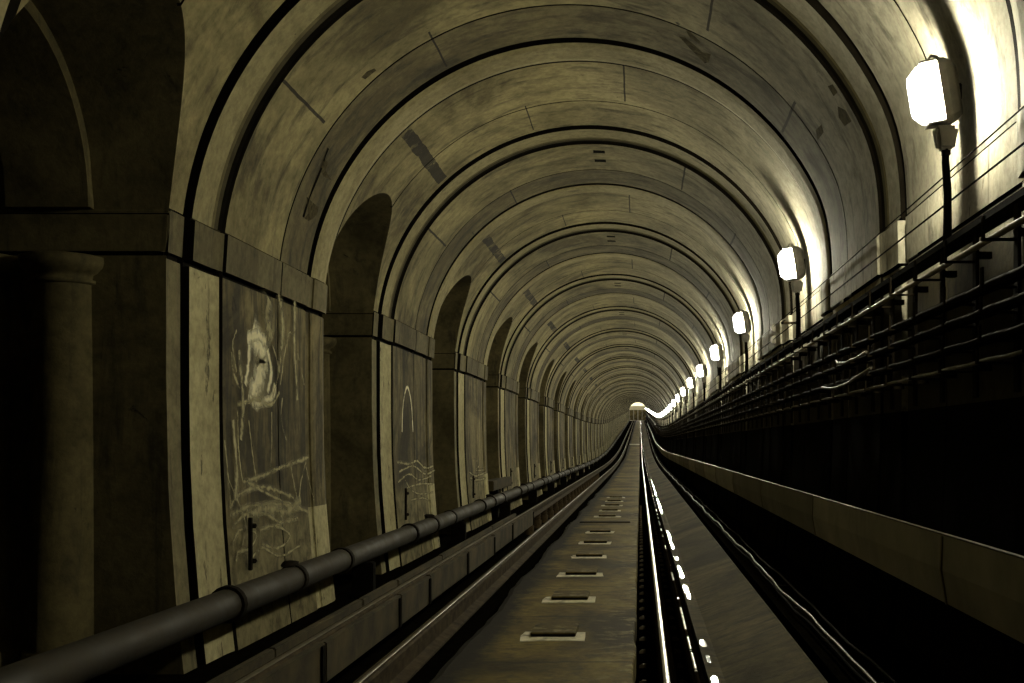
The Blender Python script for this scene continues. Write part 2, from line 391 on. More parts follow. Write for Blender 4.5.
for k in range(-2,LAST):
    for ci,(p0,p1,r0,r1,kd) in enumerate(CELLS):
        a,b=p0+k,p1+k
        nr0=CELLS[(ci+1)%len(CELLS)][2]          # next cell radius (riser)
        nk=CELLS[(ci+1)%len(CELLS)][4]
        vm=2 if kd in 'GHK' else (1 if kd in 'RQ' else {'N':2,'M':3,'L':5}.get(kd,0))  # grooves, far edges and the cove turn painted dark for shade
        rs = 2 if (kd in 'GHK' or nk in 'GHK') else 1
        rvm=vm; rrs=rs
        if kd=='B' : vm=rvm=4  # panel B takes the darker vault tone
        # right half of the vault and right wall
        vstrip(CE,arc(r0,1),arc(r1,1),a,b,rvm)
        if abs(r1-nr0)>1e-6:
            vstrip(CE,arc(r1,1),arc(nr0,1),b,b,rrs)
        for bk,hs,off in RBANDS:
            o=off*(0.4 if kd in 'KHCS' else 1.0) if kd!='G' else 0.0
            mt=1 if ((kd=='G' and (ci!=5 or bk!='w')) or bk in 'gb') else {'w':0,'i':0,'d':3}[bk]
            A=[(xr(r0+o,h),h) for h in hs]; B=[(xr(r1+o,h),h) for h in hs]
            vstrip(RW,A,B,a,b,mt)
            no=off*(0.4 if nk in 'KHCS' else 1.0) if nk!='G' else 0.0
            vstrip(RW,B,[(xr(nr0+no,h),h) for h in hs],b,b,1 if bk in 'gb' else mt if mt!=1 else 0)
        # left half
        opening = kd in 'KHC'
        if opening:
            n={'C':12,'K':8,'H':1}[kd]
            rows=[];uvs=[]
            for i in range(n+1):
                p=p0+(p1-p0)*i/n
                t0=asin((otop(p)-CB)/r0)
                aa=arc(r0,-1,t0); d=zs(p+k)
                rows.append([W(x,d,h) for x,h,_ in aa]); uvs.append([(u,d) for _,_,u in aa])
            CE.grid(rows,vm,uvs)
            # soffit of the cross arch
            srows=[]
            for i in range(n+1):
                p=p0+(p1-p0)*i/n; h=otop(p); d=zs(p+k)
                srows.append([W(xl(r0,h)+(-4.15-xl(r0,h))*j/4,d,h) for j in range(5)])
            PI_.grid(srows,0)
            if ci==0 and -2<k<12:
                hj=1.513; dd_=sqrt(RO*RO-(hj-1.375)**2)
                for sg in (-1,1):
                    dj=zs(OC+k)+sg*(dd_-.004)
                    PI_.grid([[W(xl(RC,hj)+.0+(-4.15-xl(RC,hj))*j/4,dj,hj+e) for j in range(5)] for e in (-.008,.008)],1)
            if ci<3 and abs(r1-nr0)>1e-6: vstrip(CE,arc(r1,-1,asin((otop(p1)-CB)/r1)),arc(nr0,-1,asin((otop(p1)-CB)/nr0)),b,b,2)
        else:
            vstrip(CE,arc(r0,-1),arc(r1,-1),a,b,vm)
            if abs(r1-nr0)>1e-6: vstrip(CE,arc(r1,-1),arc(nr0,-1),b,b,rs)
            lk={14:'Q'}.get(ci,kd); lnk={14:'Q'}.get((ci+1)%len(CELLS),nk)
            l0,l1,ln=(RA+.014,RA+.014,RA) if ci==14 else (r0,r1,RA+.014 if ci==13 else nr0)
            for bk,hs,off in LBANDS:
                for h0,h1 in zip(hs[:-1],hs[1:]):
                    o=off*(0.5 if kd=='S' else 1.0) if lk!='G' else 0.0
                    mt=lmat(lk,h0) if bk=='w' else (1 if (bk=='g' or lk=='G') else 2)
                    A=[(xl(l0+o,h),h) for h in (h0,h1)]; B=[(xl(l1+o,h),h) for h in (h0,h1)]
                    vstrip(LW,A,B,a,b,mt)
                    if ci!=len(CELLS)-1:
                        no=off*(0.5 if nk=='S' else 1.0) if lnk!='G' else 0.0
                        vstrip(LW,B,[(xl(ln+no,h),h) for h in (h0,h1)],b,b,1 if bk=='g' or lnk=='G' else mt)
    # jambs of the opening (both piers)
    for p,r in ((0.86+k,RR),(1.2255+k,RC)):
        d=zs(p); sgn=1 if p<k+1 else -1
        for h0,h1,mt,o in ((-1.35,-0.9,6,0),(-0.9,-0.3,6,0),(-0.3,0.4,6,0),(0.4,1.105,6,0),(1.105,1.13,1,-0.02),(1.13,1.345,6,0.012),(1.345,1.356,1,-0.01),(1.356,1.376,6,0)):
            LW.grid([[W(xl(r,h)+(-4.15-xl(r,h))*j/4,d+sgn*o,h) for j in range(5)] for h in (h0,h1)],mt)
    # back of the pier (faces the next tunnel)
    if k<40:
        LW.grid([[W(-4.15,zs(1.2255+k),-1.35),W(-4.15,zs(1.86+k),-1.35)],[W(-4.15,zs(1.2255+k),1.4),W(-4.15,zs(1.86+k),1.4)]],6)
        # transverse rib on the soffit
        for j,(xa,xb) in enumerate(((-3.68,-3.2),)):
            rr=RO-0.075; rows=[]
            for i in range(25):
                t=pi*i/24; d=zs(OC+k)-rr*cos(t); h=1.376+rr*sin(t)
                d2=zs(OC+k)-RO*cos(t); h2=1.376+RO*sin(t)
                rows.append([W(xa,d2,h2),W(xa,d,h),W(xb,d,h),W(xb,d2,h2)])
            for q in range(3): PI_.grid([[r[q],r[q+1]] for r in rows],0)
LWo=LW.build('wall_left',wl_mats); tag(LWo,'left tunnel wall of stone piers between dark cross arches','wall',kind='structure')
RWo=RW.build('wall_right',wr_mats); tag(RWo,'right tunnel wall, pale above, sooty and painted black for shade below the cable rack','wall',kind='structure')
CEo=CE.build('ceiling',ce_mats); tag(CEo,'ribbed horseshoe concrete vault running the length of the tunnel','ceiling',kind='structure')
PIo=PI_.build('soffit',[M['jamb'],M['soot_shade']],LWo)
# next tunnel beyond the piers: plain vault and far wall
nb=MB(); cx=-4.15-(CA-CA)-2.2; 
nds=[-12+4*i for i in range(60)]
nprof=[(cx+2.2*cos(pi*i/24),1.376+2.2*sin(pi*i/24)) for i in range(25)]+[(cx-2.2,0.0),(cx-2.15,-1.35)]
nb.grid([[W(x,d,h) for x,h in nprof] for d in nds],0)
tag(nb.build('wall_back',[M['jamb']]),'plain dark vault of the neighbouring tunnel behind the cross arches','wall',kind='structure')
# engaged columns in the nearest cross arches
def column(xc,dj,sgn):
    sh=MB(); rows=[]
    hs=[-1.35,-1.2,-1.2,0.0,0.93]
    rs=[0.22,0.22,0.18,0.176,0.165]
    for h,r in zip(hs,rs): rows.append([W(xc+r*cos(pi*i/16),dj-sgn*r*sin(pi*i/16),h) for i in range(17)])
    sh.grid(rows,0)
    o=sh.build('engaged_column',[M['jamb']],LWo)
    cp=MB(); rows=[]
    for h,r in ((0.93,0.168),(0.935,0.19),(0.955,0.19),(0.96,0.172),(0.985,0.175),(0.995,0.2),(1.03,0.232),(1.06,0.24),(1.09,0.235),(1.10,0.20)):
        rows.append([W(xc+r*cos(pi*i/16),dj-sgn*r*sin(pi*i/16),h) for i in range(17)])
    cp.grid(rows,0); cp.face(list(reversed(rows[-1])),0)
    cp.build('capital',[M['jamb']],o)
for k in range(-1,5):
    for xc in (-3.38,-3.86):
        column(xc,zs(1.2255+k),1); column(xc,zs(0.86+k),-1)

# ------------------------------------------------------------------ floor
ZL=[-4,0,3,6,9,12,16,20,25,30,36,42]+[46+3*i for i in range(21)]+[110+8*i for i in range(24)]
ZL=[q for q in ZL if q<YEND-1]+[YEND]
fl=MB()
fl.grid([[W(x,d,-1.35) for x in (-8.7,-5,-2.7,-1.0,0,0.6,1.8)] for d in ZL],0)
FLo=fl.build('floor',[M['dirt']]); tag(FLo,'black dirt bed along the bottom of the tunnel','floor',kind='structure')
# centre slab with ragged left edge
sl=MB(); rows=[]; d=-2.0
rng=random.Random(3)
while d<YEND:
    xe=-1.06+0.02*sin(d*1.7)+rng.uniform(-.012,.012)
    xre=-0.03+rng.uniform(-.008,.008)
    rows.append([W(xe-0.03,d,-1.33),W(xe,d,-1.215),W(xe+0.04,d,-1.2),W(-0.5,d,-1.2),W(xre-0.01,d,-1.2),W(xre,d,-1.21),W(xre,d,-1.35)])
    d+=0.22 if d<30 else 4.0
for j in range(6): sl.grid([[r[j],r[j+1]] for r in rows],0)
SLo=sl.build('track_slab',[M['slab']],FLo)
# sloped bank on the right
bk=MB(); bprof=[(0.375,-1.35),(0.38,-1.30),(0.445,-1.30),(0.47,-1.305),(0.895,-1.15),(0.915,-1.16),(0.92,-1.35)]
for j in range(len(bprof)-1): bk.grid([[W(*(bprof[i][0],d,bprof[i][1])) for i in (j,j+1)] for d in ZL],0,None,False,False)
bk.build('concrete_bank',[M['bank']],FLo)
# ledge below the trough, black with dirt
le=MB(); le.sweep([(1.0,-1.35),(1.0,-1.19),(1.7,-1.17),(1.7,-1.35)],ZL,0); le.build('dirt_ledge',[M['dirt']],FLo)

# ------------------------------------------------------------------ rails
def railprof(xc,top,w=0.07,H=0.155):
    a=w/2
    return [(xc-a+.008,top),(xc-a,top-.01),(xc-a,top-.04),(xc-.012,top-.052),(xc-.010,top-H+.03),(xc-.07,top-H+.012),(xc-.07,top-H),
            (xc+.07,top-H),(xc+.07,top-H+.012),(xc+.010,top-H+.03),(xc+.012,top-.052),(xc+a,top-.04),(xc+a,top-.01),(xc+a-.008,top)]
def rail(name,xc,top,label,shine,sw,xo=0.0,clips=True,z0=-2,z1=YEND,h=0.155,bodym=None):
    ds=[d for d in ZL if z0<=d<=z1]; ds=[z0]+[d for d in ds if d>z0]
    if ds[-1]<z1: ds.append(z1)
    t=empty(name,W(xc,0,top-h),label,'rail')
    og=tuple(t.location)
    b=MB(); b.sweep(railprof(xc,top,H=h),ds); b.build('rail_body',[bodym or M['rail']],t,og)
    s=MB(); s.sweep([(xc+xo-sw,top+.0005),(xc+xo-sw*.8,top+.003),(xc+xo,top+.0045),(xc+xo+sw*.8,top+.003),(xc+xo+sw,top+.0005)],ds,0,False,True)
    o=s.build('running_surface',[shine],t,og)
    if clips:
        for side in (-1,1):
            for i in range(48):
                dd=2.0+0.456*i
                c=MB()
                x0=xc+side*0.085; x1=xc+side*0.125
                hb=top-h
                rows=[[W(x0,dd+e,hb),W(x0,dd+e,hb+.022),W((x0+x1)/2,dd+e,hb+.024),W(x1,dd+e,hb+.012),W(x1,dd+e,hb-.0)] for e in (-.006,.006)]
                c.grid(rows,0,None,True,False); c.face(list(reversed(rows[0])),0); c.face(rows[1],0)
                c.build('rail_clip',[M['clip']],t,og)
    return t
rail('running_rail',0.12,-1.09,'brightly polished right hand running rail beside the slab',M['shine'],0.015,0.004)
rail('running_rail',-1.285,-1.09,'dull brown left hand running rail between slab and guard boards',M['dullshine'],0.010,clips=False,bodym=M['brown'])
rail('running_rail',0.275,-1.115,'second rail with broken shine lying close beside the polished rail',M['broken'],0.008,clips=False)
rail('conductor_rail',-1.655,-0.985,'conductor rail with thin worn lines standing between the guard boards',M['dullshine'],0.016,clips=False,h=0.12,bodym=M['brown'])
# insulators where the guard boards end
for i in range(22):
    d=17.6+1.35*i
    m=MB(); rows=[]
    for h,r in ((-1.35,.075),(-1.22,.075),(-1.21,.05),(-1.18,.07),(-1.165,.05),(-1.14,.065),(-1.107,.05)):
        rows.append([(r*cos(2*pi*q/10),r*sin(2*pi*q/10),h+1.35) for q in range(10)])
    m.grid(rows,0,None,True); m.face(list(reversed(rows[0])),0); m.face(rows[-1],0)
    o=m.build('rail_insulator',[M['brown']]); o.location=W(-1.655,d,-1.35)
    tag(o,f'{ordinal(i)} insulator under the conductor rail, counted from the guard board end' if i<10 else 'tiny far insulator pot under the unguarded conductor rail','insulator','insulators under the conductor rail')
# guard boards
joints=[1.6,3.6,5.77,7.6,8.68,10.6,12.5,14.3,17.0]
for i,(a,b) in enumerate(zip(joints[:-1],joints[1:])):
    for nm,x,t0,t1,desc in (('guard_board',-1.555,-.965,-1.165,'near face'),('guard_board',-1.80,-1.0,-1.35,'wall side')):
        rj=random.Random(i*7+int(x*100))
        dx=rj.uniform(-.006,.006); dh=rj.uniform(-.006,.006)
        m=MB(); m.box((x-.02+dx,a+.012,t1+dh+CZ),(x+.02+dx,b-.012,t0+dh+CZ),0,.006)
        og=(x,a,t1+CZ)
        root=m.build(nm,[M['wood']],None,og)
        side='rail' if x>-1.7 else 'wall'
        tag(root,f'{ordinal(i)} timber guard board from the foreground, {side} side of the conductor rail','board','timber guard boards along the conductor rail')
        if x>-1.7:
            bt=MB()  # black strip standing for the dark joint between boards
            bt.box((x+.0205+dx,b-.10,t1+dh+CZ),(x+.032+dx,b-.05,t0+dh-.01+CZ),0,.004)
            bt.build('joint_strip',[M['soot_shade']],root,og)

# blocks on the slab
for i,bi in enumerate([0,1,2,3,4,5,7,8,9,10,11]):
    d=7.45+1.732*bi
    rj=random.Random(40+i)
    t=empty('support_block',W(-0.54,d,-1.2),f'{ordinal(i)} low dark block in pale mortar along the slab, counted from the foreground','block','low blocks along the centre of the slab')
    m=MB(); hw=.2+rj.uniform(-.02,.02)
    pts=[]
    for (x,y) in ((-hw,-.27),(0,-.27),(hw,-.26),(hw*1.02,-.1),(hw*.98,.06),(0,.08),(-hw*.98,.07),(-hw*1.03,-.1)):
        pts.append((x+rj.uniform(-.012,.012),y+rj.uniform(-.015,.015)))
    m.face([(x,y,.004) for x,y in pts],0)
    for q in range(8):
        (xa,ya),(xb,yb)=pts[q],pts[(q+1)%8]
        m.face([(xa,ya,0),(xb,yb,0),(xb,yb,.004),(xa,ya,.004)],0)
    m.build('mortar_bed',[M['mortar']],t)
    bx=MB(); bx.box((-.14,-.13,.003),(.14,.25,.030),0,.004); bx.build('block',[M['slab']],t)
    bf=MB(); bf.box((-.135,-.136,.005),(.135,-.131,.021),0); bf.build('block_face_shade',[M['soot_shade']],t)  # shaded front of the block laid on as a black strip

m=MB(); m.box((-.92,17.98,-1.2+CZ+.001),(-.15,18.16,-1.2+CZ+.012),0,.003)
o=m.build('cover_strip',[M['iron']],None,(-.53,18.07,.15)); tag(o,'long dark cover strip lying across the slab between the small blocks','strip')
dz_=114.0
m=MB(); m.grid([[W(x,dz_+e,-1.2+hh) for e,hh in ((-.5,.001),(-.48,.03),(.48,.03),(.5,.001))] for x in (-1.0,-.04)],0,None,False,False)
o=m.build('cover_strip',[M['mortar']],None,W(-.5,dz_,-1.2)); tag(o,'far pale strip across the slab where the track starts to climb','strip')
# wet patches
rj=random.Random(11)
wet=[(0.41,.05,4.6,5.0),(0.412,.044,6.1,6.6),(0.412,.03,7.0,7.25),(0.412,.046,7.55,7.8),(0.412,.046,11.4,12.6),(0.412,.044,13.2,13.6),(0.412,.04,14.6,17.6),(0.412,.044,22.0,28.0),(0.412,.044,29.5,44.0),
     (0.412,.044,9.9,10.9)]
for i,(x,w,a,b) in enumerate(wet):
    m=MB(); n=max(8,int((b-a)/.15)); L=[];R=[]
    for q in range(n+1):
        f=q/n; ww=w/2*(min(1,12*min(f,1-f)+.55))*rj.uniform(.7,1.0)
        d=a+(b-a)*f
        L.append(W(x-ww,d,-1.2975)); R.append(W(x+ww*.9,d,-1.2975))
    m.grid([[l,r] for l,r in zip(L,R)],0,None,False,True)
    o=m.build('puddle',[M['water']],None,W(x,a,-1.2995))
    tag(o,f'{ordinal(sorted(q[2] for q in wet).index(a))} shining wet patch from the foreground on the ledge beside the right rails','puddle','wet patches on the ledge')

# ------------------------------------------------------------------ pipe on the left
PX,PH,PR=-2.43,-0.945,0.092
zl=[-2,0]+[2+2*i for i in range(22)]+[46+3*i for i in range(21)]+[110+8*i for i in range(24)]
zl=[q for q in zl if q<YEND-1]+[YEND]
t=empty('wall_pipe',W(PX,0,PH-PR),'thick dark iron pipe running along the foot of the left wall','pipe')
og=tuple(t.location)
m=MB(); m.tube([W(PX,d,PH) for d in zl],PR,18); m.build('pipe_run',[M['pipe']],t,og)
cnt=0
for k in range(-1,30):
    for q,off in enumerate((7.0,8.27,9.6)):
        d=off+k*S
        if d<1: continue
        cnt+=1
        m=MB()
        if q==0: seg=[(-.07,PR),(-.07,PR+.018),(-.02,PR+.02),(.0,PR+.008),(.01,PR)]
        else: seg=[(-.035,PR),(-.035,PR+.012),(.035,PR+.012),(.035,PR)]
        rows=[[(PX+r*cos(2*pi*i/18),d+e,PH+CZ+rise(d)+r*sin(2*pi*i/18)) for i in range(18)] for e,r in seg]
        m.grid(rows,0,None,True,False); m.build('pipe_collar',[M['iron']],t,og)
        if q==1 and d<60:
            m=MB()
            hh=PH+CZ+rise(d)+PR
            bm=bmesh.new(); bmesh.ops.create_icosphere(bm,subdivisions=2,radius=1)
            for v in bm.verts:
                q_=1+.35*sin(v.co.x*5+v.co.y*7)*cos(v.co.z*6+d)
                v.co=(PX-.02+v.co.x*.055*q_,d+v.co.y*.12*q_,hh+.008+v.co.z*.03*q_)
            m.add_bm(bm)
            m.build('pipe_clamp',[M['iron']],t,og)
# stools carrying the pipe
for k in range(-1,14):
    d=10.4+k*S
    m=MB(); 
    m.box((PX-.1,-.06,0),(PX+.09,.06,-PH*0+(-PH+1.35-2*0.945+PH*0)*0+ (1.35+PH-PR-.002)),0,.01)
    o=m.build('pipe_stool',[M['soot_shade']]); o.location=(0,d,rise(d))
    i=k+1
    tag(o,f'{ordinal(i)} low black stool from the foreground under the left wall pipe','support','stools under the wall pipe')
# upright rods with knobs on the pier panels
for k in range(0,9):
    d=zs(7.84/S+k); x=xl(RA,-0.6)+.05
    t=empty('wall_rod',W(x,d,-0.86),f'{ordinal(k)} upright iron rod with small knobs above the pipe, counted along the piers','rod','iron rods on the piers')
    m=MB(); m.box((-.012,-.016,0.0),(.012,.016,.36),0,.003); m.build('bar',[M['iron']],t)
    for hz in (.06,.30):
        m=MB(); m.tube([(.012,.012,hz),(.012,.05,hz)],.011,8); m.tube([(.012,.036,hz),(.012,.048,hz)],.019,6)
        m.build('knob',[M['iron']],t)
# beam across the third opening
t=MB(); dd=3.86*S
t.box((-2.82,dd-.1,-0.84+CZ),(-2.60,dd+2.9,-.66+CZ),0,.012)
o=t.build('cross_beam',[M['wood']],None,(-2.7,dd,-.84+CZ)); tag(o,'dark box beam lying across a cross arch opening above the pipe','beam')
t=MB(); t.box((-2.80,dd+.7,0),(-2.62,dd+.9,-.845+CZ),0,.01); t.build('prop',[M['soot_shade']],o,(-2.7,dd,-.84+CZ))

# ------------------------------------------------------------------ lamps
def lamp_parts():
    t=empty('bulkhead_lamp')
    tilt=radians(9)
    def loc(bmv):  # tilt about the long axis of the tunnel
        return [(x*cos(tilt)-z*sin(tilt)*0 - z*sin(tilt), y, z*cos(tilt)+x*sin(tilt)) for x,y,z in bmv]
    # glass: chamfered long octagon, deeper towards the housing
    g=MB()
    def ring(x,hy,hz,c):
        return [(x,-hy,-hz+c),(x,-hy+c*.6,-hz),(x,hy-c*.6,-hz),(x,hy,-hz+c),(x,hy,hz-c),(x,hy-c*.6,hz),(x,-hy+c*.6,hz),(x,-hy,hz-c)]
    rows=[ring(.050,.060,.142,.05),ring(-.045,.056,.138,.058),ring(-.085,.040,.098,.03)]
    rows=[loc(r) for r in rows]
    g.grid(rows,0,None,True,False); g.face(rows[-1],0)
    go=g.build('glass_diffuser',[M['glass']],t)
    bl=MB(); rows=[]
    for z_,r_ in ((-.105,.012),(-.095,.028),(-.06,.034),(.06,.034),(.095,.028),(.105,.012)):
        rows.append(loc([(-.012+r_*cos(2*pi*q/8),r_*sin(2*pi*q/8),z_) for q in range(8)]))
    bl.grid(rows,0,None,True,False); bl.face(rows[-1],0); bl.face(list(reversed(rows[0])),0)
    bl.build('bulb',[M['glow']],go)
    h=MB()
    rows=[loc(r) for r in (ring(.051,.070,.150,.02),ring(.058,.072,.158,.03),ring(.09,.066,.158,.03),ring(.13,.05,.14,.03),ring(.15,.03,.12,.02))]
    h.grid(rows,0,None,True,False); h.face(rows[-1],0); h.face(list(reversed(rows[0])),0)
    for zz in (.146,-.156):
        p=[(-.03,-.045,zz),(.06,-.062,zz),(.06,.062,zz),(-.03,.045,zz)]
        q=[(x_,y_,z_+.010) for x_,y_,z_ in p]
        R_=[loc(p),loc(q)]
        h.grid(R_,0,None,True,False); h.face(list(reversed(R_[0])),0); h.face(R_[1],0)
    ho=h.build('housing',[M['housing']],t)
    hk=MB(); hk.tube(loc([(.085,0,.155),(.07,0,.178),(.045,0,.186),(.025,0,.17),(.03,0,.145)]),.008,6); hk.build('hook',[M['housing']],ho)
    j=MB(); bm=bmesh.new(); bmesh.ops.create_cube(bm,size=1)
    for v in bm.verts:
        s_=.72 if v.co.z<0 else 1.0
        v.co=(v.co.x*.115*s_+.085,v.co.y*.10*s_,v.co.z*.115-.215)
    bmesh.ops.bevel(bm,geom=list(bm.edges),offset=.016,segments=2,affect='EDGES'); j.add_bm(bm)
    jo=j.build('junction_box',[M['housing']],t)
    gl=MB(); gl.tube([(.088,0,-.268),(.089,0,-.295)],.024,6); gl.build('cable_gland',[M['iron']],jo)
    c=MB(); c.tube([(.088,0,-.28),(.085,0,-.33),(.095,.0,-.5),(.09,0,-.715)],.018,8)
    c.build('drop_cable',[M['black']],t)
    c=MB(); c.tube([(.10,.035,-.262),(.118,.04,-.45),(.12,.04,-.715)],.009,6); c.build('thin_lead',[M['cable']],t)
    k=MB(); k.box((.10,-.03,-.03),(.160,.03,.05),0,.004); k.build('standoff',[M['soot_shade']],t)
    return t
base=lamp_parts()
LX,LH=1.41,1.71
for k in range(LAST):
    d=k*S+5.78
    if d>YEND-4: break
    o=base if k==0 else copy_tree(base)
    o.location=W(LX,d,LH)
    tag(o,f'{ordinal(k)} glaring white lamp from the foreground on the right wall' if k<12 else 'tiny far lamp in the merged string of lights towards the tunnel end','lamp','lamps along the right wall')

# ------------------------------------------------------------------ cable rack on the right wall
ds=[-2,0]+[1+1.5*i for i in range(30)]+[46+3*i for i in range(21)]+[110+8*i for i in range(24)]
ds=[q for q in ds if q<YEND-1]+[YEND-.01]
def longcable(name,x,h,r,mat,label,cat,sag=0.0,n=8,z0=-2,wob=0.0,seed=0):
    rg=random.Random(seed); pts=[]
    last=z0
    dd=[z0+.29*i for i in range(int((48-z0)/.29))]+[q for q in ds if q>48.5] if (sag or wob) else ds
    for d in dd:
        f=((d-1.2)/.58)%1.0
        s_=sag*(4*f*(1-f)) if d<48 else 0
        p=wob*(sin(d*1.3+seed)+.6*sin(d*2.9+seed*2)+.35*sin(d*6.1+seed)) if d<48 else 0
        pts.append(W(x+p*.7,d,h-s_+p*.5))
    m=MB(); m.tube(pts,r,n); o=m.build(name,[mat],None,W(x,0,h-r)); tag(o,label,cat); return o
longcable('conduit',1.42,0.8315,.014,M['conduit'],'pale straight conduit along the top of the cable rack','conduit')
longcable('rack_cable',1.40,0.643,.016,M['cable'],'thick dusty cable on the hooks just below the pale conduit','cable',sag=.006)
longcable('rack_cable',1.39,0.541,.014,M['cable'],'dusty cable on the middle hooks of the rack','cable',sag=.006,seed=2)
longcable('rack_cable',1.38,0.427,.012,M['cable'],'dusty cable on the second lowest hooks of the rack','cable',sag=.006,seed=3)
longcable('rack_cable',1.375,0.335,.009,M['palecable'],'thin pale cable along the lowest edge of the rack','cable',sag=.006,seed=4)
for i,(x,h) in enumerate(((1.455,.652),(1.455,.552),(1.455,.44))):  # extra cables added to block more lamp light behind the rack
    longcable('rack_cable',x,h,.025,M['black'],f'black cable added for shade close to the wall behind the {ORD[i+1]} row of hooks from above','cable')
m=MB(); m.sweep([(1.47,.955),(1.57,.955),(1.57,.962),(1.477,.962),(1.477,.985),(1.47,.985)],ds)  # angle strip added so that it shades the wall under it
tag(m.build('shade_iron',[M['soot_shade']],None,W(1.5,0,.955)),'long black shade iron added on the right wall to darken the rack below','shade iron')
longcable('wall_wire',1.53,1.345,.004,M['black'],'upper thin wire strung along the right wall below the lamps','wire')
longcable('wall_wire',1.525,1.195,.005,M['black'],'lower thin wire strung along the right wall below the lamps','wire')
def bracket():
    t=empty('cable_bracket')
    s_=MB(); s_.box((.0,-.030,-.72),(.014,.030,.028),0,.002)
    s_.box((.014,-.018,-.1),(.075,.018,-.07),0); s_.box((.014,-.018,-.6),(.075,.018,-.57),0)
    s_.build('strap',[M['iron']],t)
    for hz,ln,up in ((-.11,.125,.09),(-.30,.13,.075),(-.40,.135,.06),(-.512,.14,.06),(-.60,.15,.05)):
        h=MB()
        h.box((-ln,-.015,hz-.008),(.0,.015,hz),0)
        h.box((-ln-.008,-.015,hz-.008),(-ln,.015,hz+up),0)
        h.build('hook',[M['iron']],t)
    return t
b0=bracket()
far=MB()
far.box((.0,-.03,-.72),(.014,.03,.028)); far.box((.014,-.018,-.1),(.075,.018,-.07))
for hz,ln,up in ((-.11,.125,.09),(-.30,.13,.075),(-.40,.135,.06),(-.512,.14,.06),(-.60,.15,.05)):
    far.box((-ln,-.015,hz-.008),(.0,.015,hz)); far.box((-ln-.008,-.015,hz-.008),(-ln,.015,hz+up))
fm=None
for i in range(190):
    d=1.2+.58*i
    if i<60: o=b0 if i==0 else copy_tree(b0)
    elif fm is None: o=fm=far.build('cable_bracket',[M['iron']])
    else: o=fm.copy(); COL.objects.link(o)
    o.location=W(1.49,d,.925)
    tag(o,f'{ordinal(i)} iron hook bracket from the foreground in the right wall cable rack' if i<40 else 'tiny far iron hook bracket of the cable rack beyond the fourth lamp','bracket','hook brackets of the cable rack')
# loose cable ends
def px(x,y,X):
    u=x-640; v=444-y; d=F*X/u
    return W(X,d,v*d/F)
for pts,lab in (([(822,387.5,1.31),(829,388.5,1.31),(836,388,1.31),(848,383,1.31),(860,375,1.31),(871,368,1.31)],'lower loose cable end drooping from the cable rack'),
                ([(836,361,1.31),(838,363.5,1.31),(846,362.5,1.31),(856,358,1.31),(866,352,1.31)],'upper short loose cable end hanging from the cable rack')):
    m=MB(); P=[px(*q) for q in pts]; m.tube(P,.009,8); tag(m.build('loose_cable',[M['palecable']],None,P[0]),lab,'cable','loose cable ends')
# small boxes beyond the first lamp bay
for (x,y,lab) in ((776,328,'upper small white junction box on the right wall past the second lamp'),(776,340,'lower small white junction box on the right wall past the second lamp')):
    X=1.56; p=px(x,y,X); m=MB(); m.box((-.05,-.05,-.045),(.06,.05,.045),0,.01)
    m2=MB(); m2.box((-.058,-.04,-.035),(-.051,.04,.035),0,.003)
    o=m.build('junction_box',[M['conduit']]); o.location=p; m2.build('cover',[M['housing']],o); tag(o,lab,'box','small junction boxes')
p=px(786,323,1.5); m=MB(); m.box((-.04,-.02,-.012),(.13,.02,.012),0,.003); m.box((-.05,-.2,-.012),(-.03,.02,.012),0,.003)
o=m.build('wall_bracket',[M['iron']]); o.location=p; tag(o,'small bare arm bracket on the right wall above the junction boxes','bracket')

# ------------------------------------------------------------------ trough
TL=3.64
def trough(d0,d1,first=False):
    m=MB(); e=.008; th=.014
    prof=[(1.25,-.375),(1.245,-.52),(1.268,-.66),(1.51,-.68),(1.51,-.666),(1.282,-.646),(1.262,-.518),(1.264,-.375)]
    dz=[d0+e+(d1-d0-2*e)*i/3 for i in range(4)]
    m.sweep(prof,dz,0)
    return m
i=0; d=1.25
while d<200:
    d1=d+TL
    m=trough(d,d1); og=W(1.4,d,-.68)
    root=m.build('cable_trough',[M['trough']],None,og)
    tag(root,f'{ordinal(i)} grey trough section from the foreground along the right wall' if i<12 else 'tiny far grey trough section along the right wall near the tunnel end','trough','grey trough sections')
    lp=MB(); lp.sweep([(1.246,-.3755),(1.243,-.369),(1.266,-.369),(1.264,-.3755)],[d+.008,d+TL*.33,d+TL*.66,d1-.008]); lp.build('lip',[M['palecable']],root,og)
    if d<50:
        s_=MB(); s_.sweep([(1.2425,-.38),(1.2375,-.52),(1.2615,-.662),(1.2675,-.66),(1.2445,-.52),(1.2495,-.38)],[d1-.03,d1-.012]); s_.build('joint_strap',[M['dullshine']],root,og)
    i+=1; d=d1
m=MB(); m.sweep([(1.30,-.50),(1.34,-.45),(1.40,-.47),(1.45,-.45),(1.49,-.50),(1.495,-.64),(1.30,-.64)],[1.0]+[q for q in ds if q>1],0)
o=m.build('cable_fill',[M['black']],None,W(1.4,1,-.64)); tag(o,'black bundle of cables lying inside the grey trough','cables',kind='stuff')

